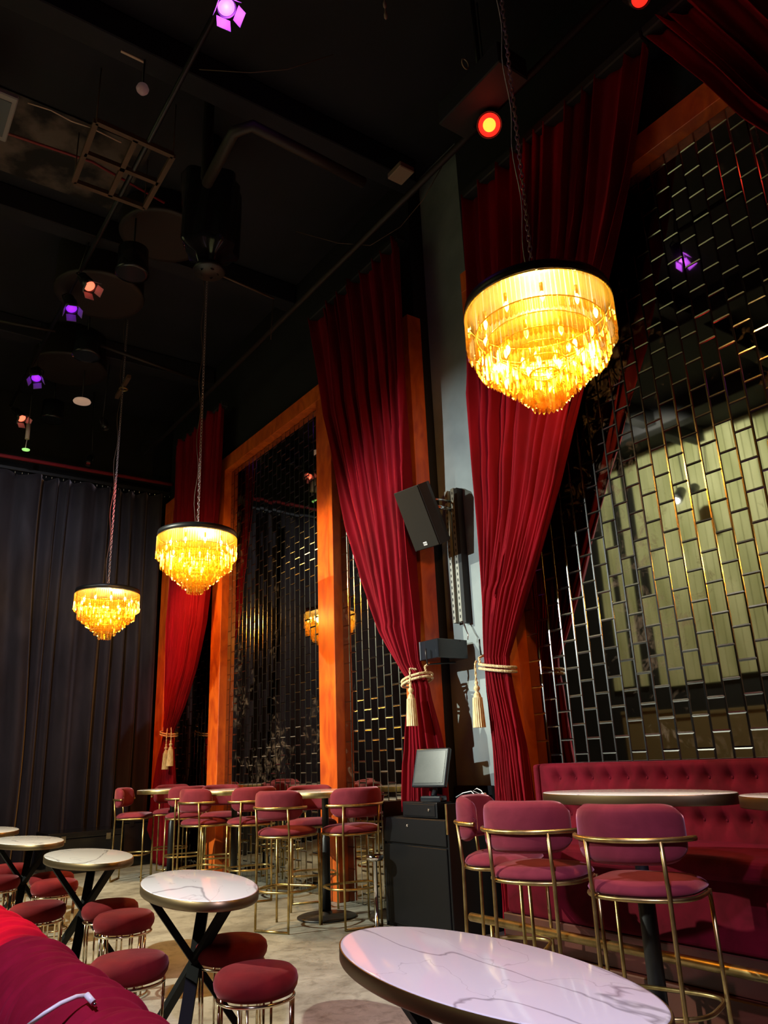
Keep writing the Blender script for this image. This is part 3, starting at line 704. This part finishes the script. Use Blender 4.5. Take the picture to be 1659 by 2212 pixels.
MB().lathe([(.10, 0), (.10, .006), (.03, .014), (.017, .02), (.017, .48), (.03, .485)], 28).build('stand', M_chrome, t)
MB().lathe([(.03, .48), (.058, .488), (.068, .50), (.068, .525), (.064, .527), (.060, .50), (.02, .497)], 32).build('ash_bowl', M_chrome, t)

# ------------------------------------------------------------------ loudspeaker, strut, wall box
sp = thing('wall_loudspeaker', 'black loudspeaker tilted down, mounted on the grey wall', 'loudspeaker', (3.98, 4.93, 3.24))
Mx = Matrix.Rotation(D(180+8), 4, 'Z') @ Matrix.Rotation(D(26), 4, 'Y')
hw, hh = .145, .27
prof = [(0.10, -hw), (0.10, hw), (-.02, hw*.98), (-.13, hw*.55), (-.17, hw*.3), (-.17, -hw*.3), (-.13, -hw*.55), (-.02, -hw*.98)]
n = len(prof); vs = [(x, y, z) for z in (-hh, hh) for x, y in prof]
MB().add(vs, [list(range(n))[::-1], [n+i for i in range(n)]]+[(i, (i+1) % n, n+(i+1) % n, n+i) for i in range(n)], False, Mx).build('cabinet', M_blackmatte, sp)
MB().rbox((.10, -hw+.004, -hh+.004), (.112, hw-.004, hh-.004), .004, 2, Mx).build('grille', M_grille, sp)
MB().rbox((.1125, -.02, -hh+.03), (.115, .02, -hh+.06), .001, 1, Mx).build('badge', M_white, sp)
bd = MB()
for yy in (-.012, 0, .012): bd.box((.1152, yy-.004, -hh+.036), (.1155, yy+.003, -hh+.054), Mx)
bd.build('badge_marks', M_black, sp)
MB().tube([Mx @ Vector((-.16, 0, .05)), Vector((.38, .03, .12))], .016, 8).tube([Mx @ Vector((-.16, 0, .12)), Vector((.38, .03, .2))], .008, 8).build('bracket_arm', M_chrome, sp)
t = thing('strut_channel', 'vertical slotted strut rails on the grey wall under the loudspeaker', 'strut', (4.305, 4.96, 2.34))
for dy in (0.04, -.045):
    mb = MB().box((0, dy-.02, 0), (.004, dy+.02, 1.2)).box((0, dy-.022, 0), (.07, dy-.018, 1.2)).box((0, dy+.018, 0), (.07, dy+.022, 1.2))
    mb.build('channel', mat('galvanised_strut', (.30, .29, .25), .5, .6), t)
    sl = MB()
    for k in range(22): sl.box((-.0012, dy-.006, .03+k*.053), (-.0002, dy+.006, .055+k*.053))
    sl.build('slots', M_black, t)
MB().box((.0, -.11, -.02), (.07, -.068, 1.19)).build('side_rail', M_blackmatte, t)
MB().tube([(0, -.07, -.0), (-.01, -.12, -.09), (-.02, -.15, -.13), (-.02, -.14, -.17)], .006, 6).build('loose_cable', M_chrome, t)
t = thing('junction_box', 'small dark junction box on the frame below the loudspeaker', 'box', (4.02, 5.0, 2.02))
MB().rbox((-.02, -.13, 0), (.30, .13, .155), .004, 1).build('box_body', M_plastic, t)
MB().rbox((-.026, .10, 0), (-.018, .15, .155), .002, 1).build('front_plate', mat('grey_metal', (.25, .27, .29), .45, .5), t)

# ------------------------------------------------------------------ black cases at the far end
for i, (x0, y0, sx, sy, sz, lb) in enumerate([(2.55, 11.15, .95, .7, .50, 'low black equipment case in front of the black drapes, behind the leftmost bar stool'),
                                              (3.56, 11.3, .5, .55, .62, 'black case in the corner under the farthest red curtain')]):
    t = thing('equipment_case', lb, 'case', (x0, y0, 0))
    MB().rbox((0, 0, 0), (sx, sy, sz-.08), .012, 2).build('case_body', M_plastic, t)
    MB().rbox((0, 0, sz-.075), (sx, sy, sz), .012, 2).build('lid', M_plastic, t)
    for k in (.2, .8): MB().rbox((sx*k-.03, -.01, sz-.12), (sx*k+.03, .0, sz-.04), .002, 1).build('latch', M_chrome if i == 0 else M_black, t)

# ------------------------------------------------------------------ ceiling rig
ZR = 6.3
def can(label, u, v_, z, aim, lens, r=.07, ln=.24, doors=True, group='stage lamps on the ceiling bar', lensr=.85, bodym=None):
    p = atz(u, v_, z); d = Vector(aim).normalized(); q = d.to_track_quat('Z', 'Y').to_matrix().to_4x4()
    t = thing('stage_lamp', label, 'stage lamp', p, 0, group)
    MB().lathe([(.03, -ln), (r*.8, -ln*.92), (r, -ln*.3), (r, 0), (r*.93, 0), (r*.9, -.02)], 24, q).build('housing', bodym or M_black, t)
    MB().lathe([(r*lensr, -.018), (r*lensr*.6, -.006), (.005, -.002)], 24, q).build('lens', lens, t)
    yk = [Vector((r*1.15, 0, -ln*.4)), Vector((r*1.2, 0, -ln*.9)), Vector((0, 0, -ln*1.35)), Vector((-r*1.2, 0, -ln*.9)), Vector((-r*1.15, 0, -ln*.4))]
    MB().tube([q @ a for a in yk], .008, 6).build('yoke', M_black, t)
    MB().tube([q @ yk[2], Vector((0, 0, ZC-z-.03))], .007, 6).build('drop_rod', M_black, t)
    if doors:
        for k in range(4):
            R4 = q @ Matrix.Rotation(k*PI/2+.3, 4, 'Z') @ Matrix.Translation((r, 0, 0)) @ Matrix.Rotation(D(22), 4, 'Y')
            MB().box((-.002, -r*.75, 0), (.002, r*.75, r*1.3), R4).build('barn_door', M_purpleflap, t)
    return t, p, d
lens_specs = [
 ('red-lit stage lamp with open barn doors, on the left ceiling bar', 195, 620, (.35, -.6, -.9), M_pink, (1, .12, .08), 3.0),
 ('purple stage lamp on the left ceiling bar just below the red-lit one', 155, 668, (.1, -.5, -1), M_purple, (.4, .02, 1), 2.5),
 ('purple stage lamp at mid height by the left edge', 78, 818, (-.1, -.6, -1), M_purple, (.4, .02, 1), 2.5),
 ('coral-lit stage lamp low on the left, above the green laser', 48, 905, (.4, -.6, -.8), M_pink, (1, .2, .12), 3.0),
 ('bright magenta stage lamp at the top edge of the picture', 490, 18, (.1, -.35, -1), M_magenta, (.6, .1, 1), 60.0)]
for lb, u, v_, aim, lens, colr, wt in lens_specs:
    t, p, d = can(lb, u, v_, ZR, aim, lens)
    l = light('stage_lamp_light', 'POINT', p+d*.05, wt*.05, colr, radius=.03); l.parent = t; l.location = d*.05
# the glowing red par by the curtain
t, p, d = can('glowing red stage lamp pointing at the camera, beside the nearest chain', 1057, 270, 5.9, Vector((0, 0, H))-atz(1057, 270, 5.9), M_redlens, .10, .3, False, None)
q = d.to_track_quat('Z', 'Y').to_matrix().to_4x4()
MB().lathe([(.05, -.004), (.03, .002), (.004, .004)], 20, q).build('lens_core', M_redcore, t)
l = light('red_par_light', 'POINT', p+d*.12, 1.2, (1, .03, .02), radius=.06); l.parent = t; l.location = d*.12
t, p, d = can('red stage lamp cut by the top edge above the tall red curtain', 1385, -6, 5.9, (-.3, -.6, -1), M_redlens, .07, .24, False, None)
l = light('red_par_light', 'POINT', p+d*.12, .4, (1, .02, .05), radius=.06); l.parent = t; l.location = d*.12
can('small unlit spotlight right of the pale disc', 228, 925, 5.9, (.1, -.5, -1), M_plastic, .05, .18, False)
can('unlit spotlight hanging above the black drapes', 190, 1003, 5.9, (-.3, -.4, -1), M_redtube, .05, .2, False)

def pipe(label, P, r, m=M_black, name='ceiling_pipe', cat='pipe'):
    P = [Vector(p) for p in P]; o = P[0]
    ob = MB().tube([p-o for p in P], r, 10).build(name, m, None, o); tag(ob, label, cat); return ob
pipe('dark ceiling bar carrying the purple and red lamps on the left', [(1.62, 3.0, ZR+.32), (1.62, 11.9, ZR+.32)], .024, M_black)
pipe('long dark pipe running above the red curtains', [(3.7, 1.0, 6.2), (3.7, 11.8, 6.2)], .03, M_duct)
pipe('bent black pipe above the glossy black duct', [atz(445, 400, 6.2)+Vector((0, 0, .98)), atz(445, 400, 6.2)+Vector((0, 0, .08)), atz(447, 396, 6.2), atz(490, 315, 6.2), atz(505, 285, 6.2), atz(545, 272, 6.2), atz(660, 330, 6.2), atz(785, 395, 6.2)], .05, M_duct, 'bent_pipe')
pipe('thin red pipe crossing behind the square frame', [atz(15, 288, 6.9), atz(200, 350, 6.9), atz(355, 438, 6.9)], .014, M_redtube)
pipe('thin double rod hanging right of the black duct', [atz(478, 595, 6.2), atz(592, 645, 6.2)], .012, M_rust, 'thin_rod', 'rod')
pipe('thin wire dropping from the end of the thin rod', [atz(590, 645, 6.2), atz(585, 733, 5.6)], .004, M_rust, 'hanging_wire', 'wire')
pipe('faint pipe crossing the dark ceiling above the middle chandelier', [atz(215, 745, 6.5), atz(440, 825, 6.5)], .025, M_duct)
pipe('dark pipe across the ceiling at the left edge', [atz(-20, 690, 6.6), atz(120, 715, 6.6)], .02, M_duct)
pipe('slim black wire drooping across the dark ceiling', [atz(430, 150, 6.8), atz(540, 157, 6.75), atz(620, 150, 6.75), atz(720, 118, 6.9)], .004, M_rust, 'hanging_wire', 'wire')
pipe('thin wire looping beside the long pipe', [atz(960, 350, 6.6), atz(915, 430, 6.4), atz(865, 490, 6.3), atz(800, 530, 6.2), atz(730, 525, 6.3), atz(640, 500, 6.6)], .004, M_rust, 'hanging_wire', 'wire')
for k, x in enumerate((-3.5, -.8)):
    o = MB().rbox((0, 0, 0), (.25, 15.2, .35), .01, 1).build('ceiling_beam', M_ceil, None, (x, -2.8, ZC-.36)); tag(o, ('black ceiling beam on the far side of the room', 'black ceiling beam left of the lamp bar')[k], 'beam')
for k, y in enumerate((2.2, 5.0, 7.6, 10.2)):
    o = MB().rbox((-4.9, 0, 0), (4.2, .22, .28), .01, 1).build('ceiling_beam', M_ceil, None, (0, y, ZC-.29))
    tag(o, ['black cross beam nearest the camera on the ceiling', 'black cross beam over the square frame', 'black cross beam over the round loudspeakers', 'farthest black cross beam, near the drapes'][k], 'beam')
# square steel frame
t = thing('steel_grid_frame', 'rusty square steel grid frame hanging under the ceiling', 'frame', atz(208, 258, 6.6))
o0 = t.location.copy(); c4 = [atz(u, v_, 6.6)-o0 for u, v_ in ((208, 262), (374, 336), (312, 448), (160, 392))]
def bar(a_, b_, name='frame_bar', m=M_rust, h=.045):
    d_ = (b_-a_); s_ = Vector((0, 0, 1)).cross(d_).normalized()*h/2; u_ = Vector((0, 0, h/2))
    vs = [a_-s_-u_, a_+s_-u_, a_+s_+u_, a_-s_+u_, b_-s_-u_, b_+s_-u_, b_+s_+u_, b_-s_+u_]
    MB().add(vs, [(0,1,2,3),(7,6,5,4),(0,4,5,1),(1,5,6,2),(2,6,7,3),(3,7,4,0)]).build(name, m, t)
for i in range(4): bar(c4[i], c4[(i+1) % 4])
bar((c4[0]+c4[1])/2, (c4[2]+c4[3])/2); bar((c4[0]+c4[3])/2, (c4[1]+c4[2])/2)
for i in range(4): MB().tube([c4[i], c4[i]+Vector((0, 0, ZC-6.6-.01))], .006, 6).build('hanger_rod', M_rust, t)
pipe('pale cable strung along the top of the square frame', [atz(60, 222, 6.66), atz(110, 238, 6.66), atz(155, 262, 6.66), atz(195, 275, 6.66), atz(262, 308, 6.66)], .007, M_cream, 'cable', 'cable')
o = MB().box((-.9, -.55, 0), (.9, .55, .01)).build('bare_patch', M_grime, None, atz(95, 320, ZC-.02)); tag(o, 'bare pale patch of ceiling board left of the square frame', 'ceiling board')
t = thing('ceiling_window_box', 'grey-framed bright box at the left edge under the ceiling', 'vent', atz(-10, 250, 6.6))
MB().rbox((-.35, -.28, 0), (.13, .28, .05), .01, 1).build('box_frame', mat('pale_grey_frame', (.28, .27, .26), .6), t)
MB().rbox((-.32, -.22, -.006), (.09, .22, .0), .002, 1).build('pane', mat('blue_grey_pane', (.10, .12, .13), .5), t)
# black glossy duct and brown round ducts
t = thing('draped_duct', 'glossy black plastic-draped duct hanging left of centre', 'duct', atz(455, 500, 6.1))
def dr(u, v_):
    a_ = u*2*PI; z = .0+1.0*(1-v_); k = (.62 if v_ > .8 else 1)*(1-.1*v_); q = (1-max(0, v_-.75)*1.9)
    r_ = .25*k*q*(1+.10*math.sin(4*a_+.8)+.05*math.sin(9*a_+v_*4)); return (r_*math.cos(a_)*1.15, r_*math.sin(a_), z-.45+.03*math.sin(5*a_)*v_)
MB().grid(dr, 60, 24).build('plastic_wrap', M_plastic, t)
MB().lathe([(.14, -.46), (.15, -.44), (.13, -.40), (.05, -.39)], 24).build('outlet_ring', M_black, t)
MB().tube([(0, 0, .3), (0, 0, ZC-6.11)], .08, 12).build('hanging_pipe', M_black, t)
for i, (u, v_, r_, z, lb) in enumerate([(352, 512, .46, 6.9, 'brown round duct mouth left of the glossy black duct'), (215, 640, .50, 6.6, 'large brown round duct behind the red-lit lamp'), (150, 800, .5, 6.7, 'faint brown round duct low on the left ceiling')]):
    t = thing('round_duct', lb, 'duct', atz(u, v_, z))
    MB().lathe([(r_*.9, 0), (r_, .0), (r_+.012, .02), (r_, .04), (r_*.98, ZC-z-.02)], 48).build('duct_shell', M_duct, t)
    MB().lathe([(r_*.9, .012), (r_*.1, .014)], 40).build('duct_mouth', M_duct, t)
for i, (u, v_, z, r_, lb) in enumerate([(285, 592, 6.2, .17, 'round black ceiling loudspeaker beside the red-lit lamp'), (186, 770, 6.3, .17, 'round black ceiling loudspeaker above the pale disc'), (112, 908, 6.4, .17, 'faint round ceiling loudspeaker above the drape rail')]):
    t = thing('ceiling_loudspeaker', lb, 'loudspeaker', atz(u, v_, z), 0, 'round ceiling loudspeakers')
    MB().lathe([(r_*.8, 0), (r_, .0), (r_, .03), (r_*.95, .06), (r_*.9, .3), (.05, .32)], 36).build('shell', M_plastic, t)
    MB().lathe([(r_*.8, .004), (r_*.5, .06), (r_*.2, .07), (r_*.16, .05), (.01, .045)], 30).build('cone', M_blackmatte, t)
    MB().tube([(0, 0, .3), (0, 0, ZC-z-.01)], .01, 6).build('drop_rod', M_black, t)
for i, (u, v_, z, lb) in enumerate([(177, 869, 6.2, 'pale round disc fitting on the ceiling, above the farthest chandelier'), (308, 192, 6.6, 'dim pinkish globe fitting near the top left')]):
    t = thing('disc_fitting', lb, 'ceiling fitting', atz(u, v_, z))
    if i == 0: MB().lathe([(.02, 0), (.115, .0), (.12, .012), (.11, .03), (.03, .035)], 32).build('disc', emit('dim_cream_disc', (.6, .38, .26), .42), t)
    else: MB().lathe([(.004, -.052), (.028, -.045), (.047, -.02), (.052, 0), (.042, .028), (.014, .048)], 24).build('globe', emit('dim_globe', (.35, .2, .19), .10), t)
    MB().tube([(0, 0, .03), (0, 0, ZC-z-.01)], .008, 6).build('stem', M_black, t)
t = thing('hanging_batten', 'short wooden batten with a ring holding the farthest chain', 'batten', atz(267, 835, 6.2))
a_ = atz(279, 813, 6.2)-t.location; b_ = atz(252, 858, 6.2)-t.location; bar(a_, b_, 'batten_bar', M_rust, .05)
MB().tube([(.05*math.cos(q_), .05*math.sin(q_), -.04) for q_ in np.linspace(0, 2*PI, 21)[:-1]], .012, 8, True).build('ring', M_brass, t)
t = thing('laser_pointer_lamp', 'white tube lamp with a green tip hanging low at the left', 'lamp', atz(60, 935, 6.0))
MB().tube([(0, 0, .13), (0, 0, ZC-6.0-.01)], .006, 6).build('drop_rod', M_black, t)
MB().tube([(0, 0, .14), (0, 0, -.10)], .03, 12).build('tube_body', M_cream, t)
MB().tube([(0, 0, -.10), (-.01, 0, -.26)], .006, 6).build('lead', M_cream, t)
MB().lathe([(.005, -.29), (.05, -.275), (.055, -.262), (.01, -.25)], 18).build('green_tip', emit('green_tip_glow', (.35, .8, .2), 1.0), t)
t = thing('wall_fixture_box', 'dark projector box beside the glowing red lamp', 'projector', atz(1040, 205, 6.1))
MB().rbox((-.15, -.35, -.08), (.15, .35, .12), .01, 1).build('projector_case', M_blackmatte, t)
MB().tube([(0, 0, .12), (0, 0, 1.1)], .02, 8).build('mount', M_black, t)
o = MB().rbox((-.08, -.10, 0), (.08, .10, .06), .008, 1).build('exit_box', mat('pale_beige_box', (.22, .16, .11), .6), None, atz(866, 380, 6.25)); tag(o, 'small beige box on the long pipe, top centre', 'box')
for i, (u, v_, lb) in enumerate([(831, 8, 'small hanging clip at the top edge centre'), (833, 32, 'second small hanging clip, just under the one at the top edge')]):
    o = MB().lathe([(.002, -.05), (.012, -.03), (.014, 0), (.006, .03), (.003, .3)], 10).build('hanging_clip', M_cream, None, atz(u, v_, 6.7)); tag(o, lb, 'clip')
o = MB().tube([(.035*math.cos(q_), 0, .05*math.sin(q_)) for q_ in np.linspace(0, 2*PI, 17)[:-1]], .006, 6, True).build('metal_ring', M_cream, None, atz(1005, 138, 6.6)); tag(o, 'small pale metal ring under the ceiling left of the nearest chain', 'ring')
o = MB().rbox((-.1, -.012, 0), (.1, .012, .02), .004, 1).build('paper_strip', M_cream, None, atz(287, 124, 6.9)); tag(o, 'pale strip stuck to the ceiling at the top left', 'strip')
# no truss is built at the top right
# par cans the room spots shine from
for i, (pos, tgt, lb) in enumerate([(KEY, (4.4, 4.9, 2.2), 'white profile lamp on the opposite side of the room'), ((-3.8, 7.6, 5.6), (2.6, 6.6, 0), 'warm floor lamp high on the opposite side of the room')]):
    d = (Vector(tgt)-Vector(pos)).normalized(); q = d.to_track_quat('Z', 'Y').to_matrix().to_4x4()
    t = thing('profile_lamp', lb, 'stage lamp', Vector(pos)-d*.03)
    MB().lathe([(.02, -.4), (.09, -.38), (.10, -.1), (.10, 0), (.09, 0), (.085, -.03), (.02, -.06)], 24, q).build('housing', M_black, t)
    MB().tube([q @ Vector((.1, 0, -.2)), q @ Vector((.1, 0, -.45)), Vector((0, 0, ZC-pos[2]))], .012, 6).build('hanger', M_black, t)
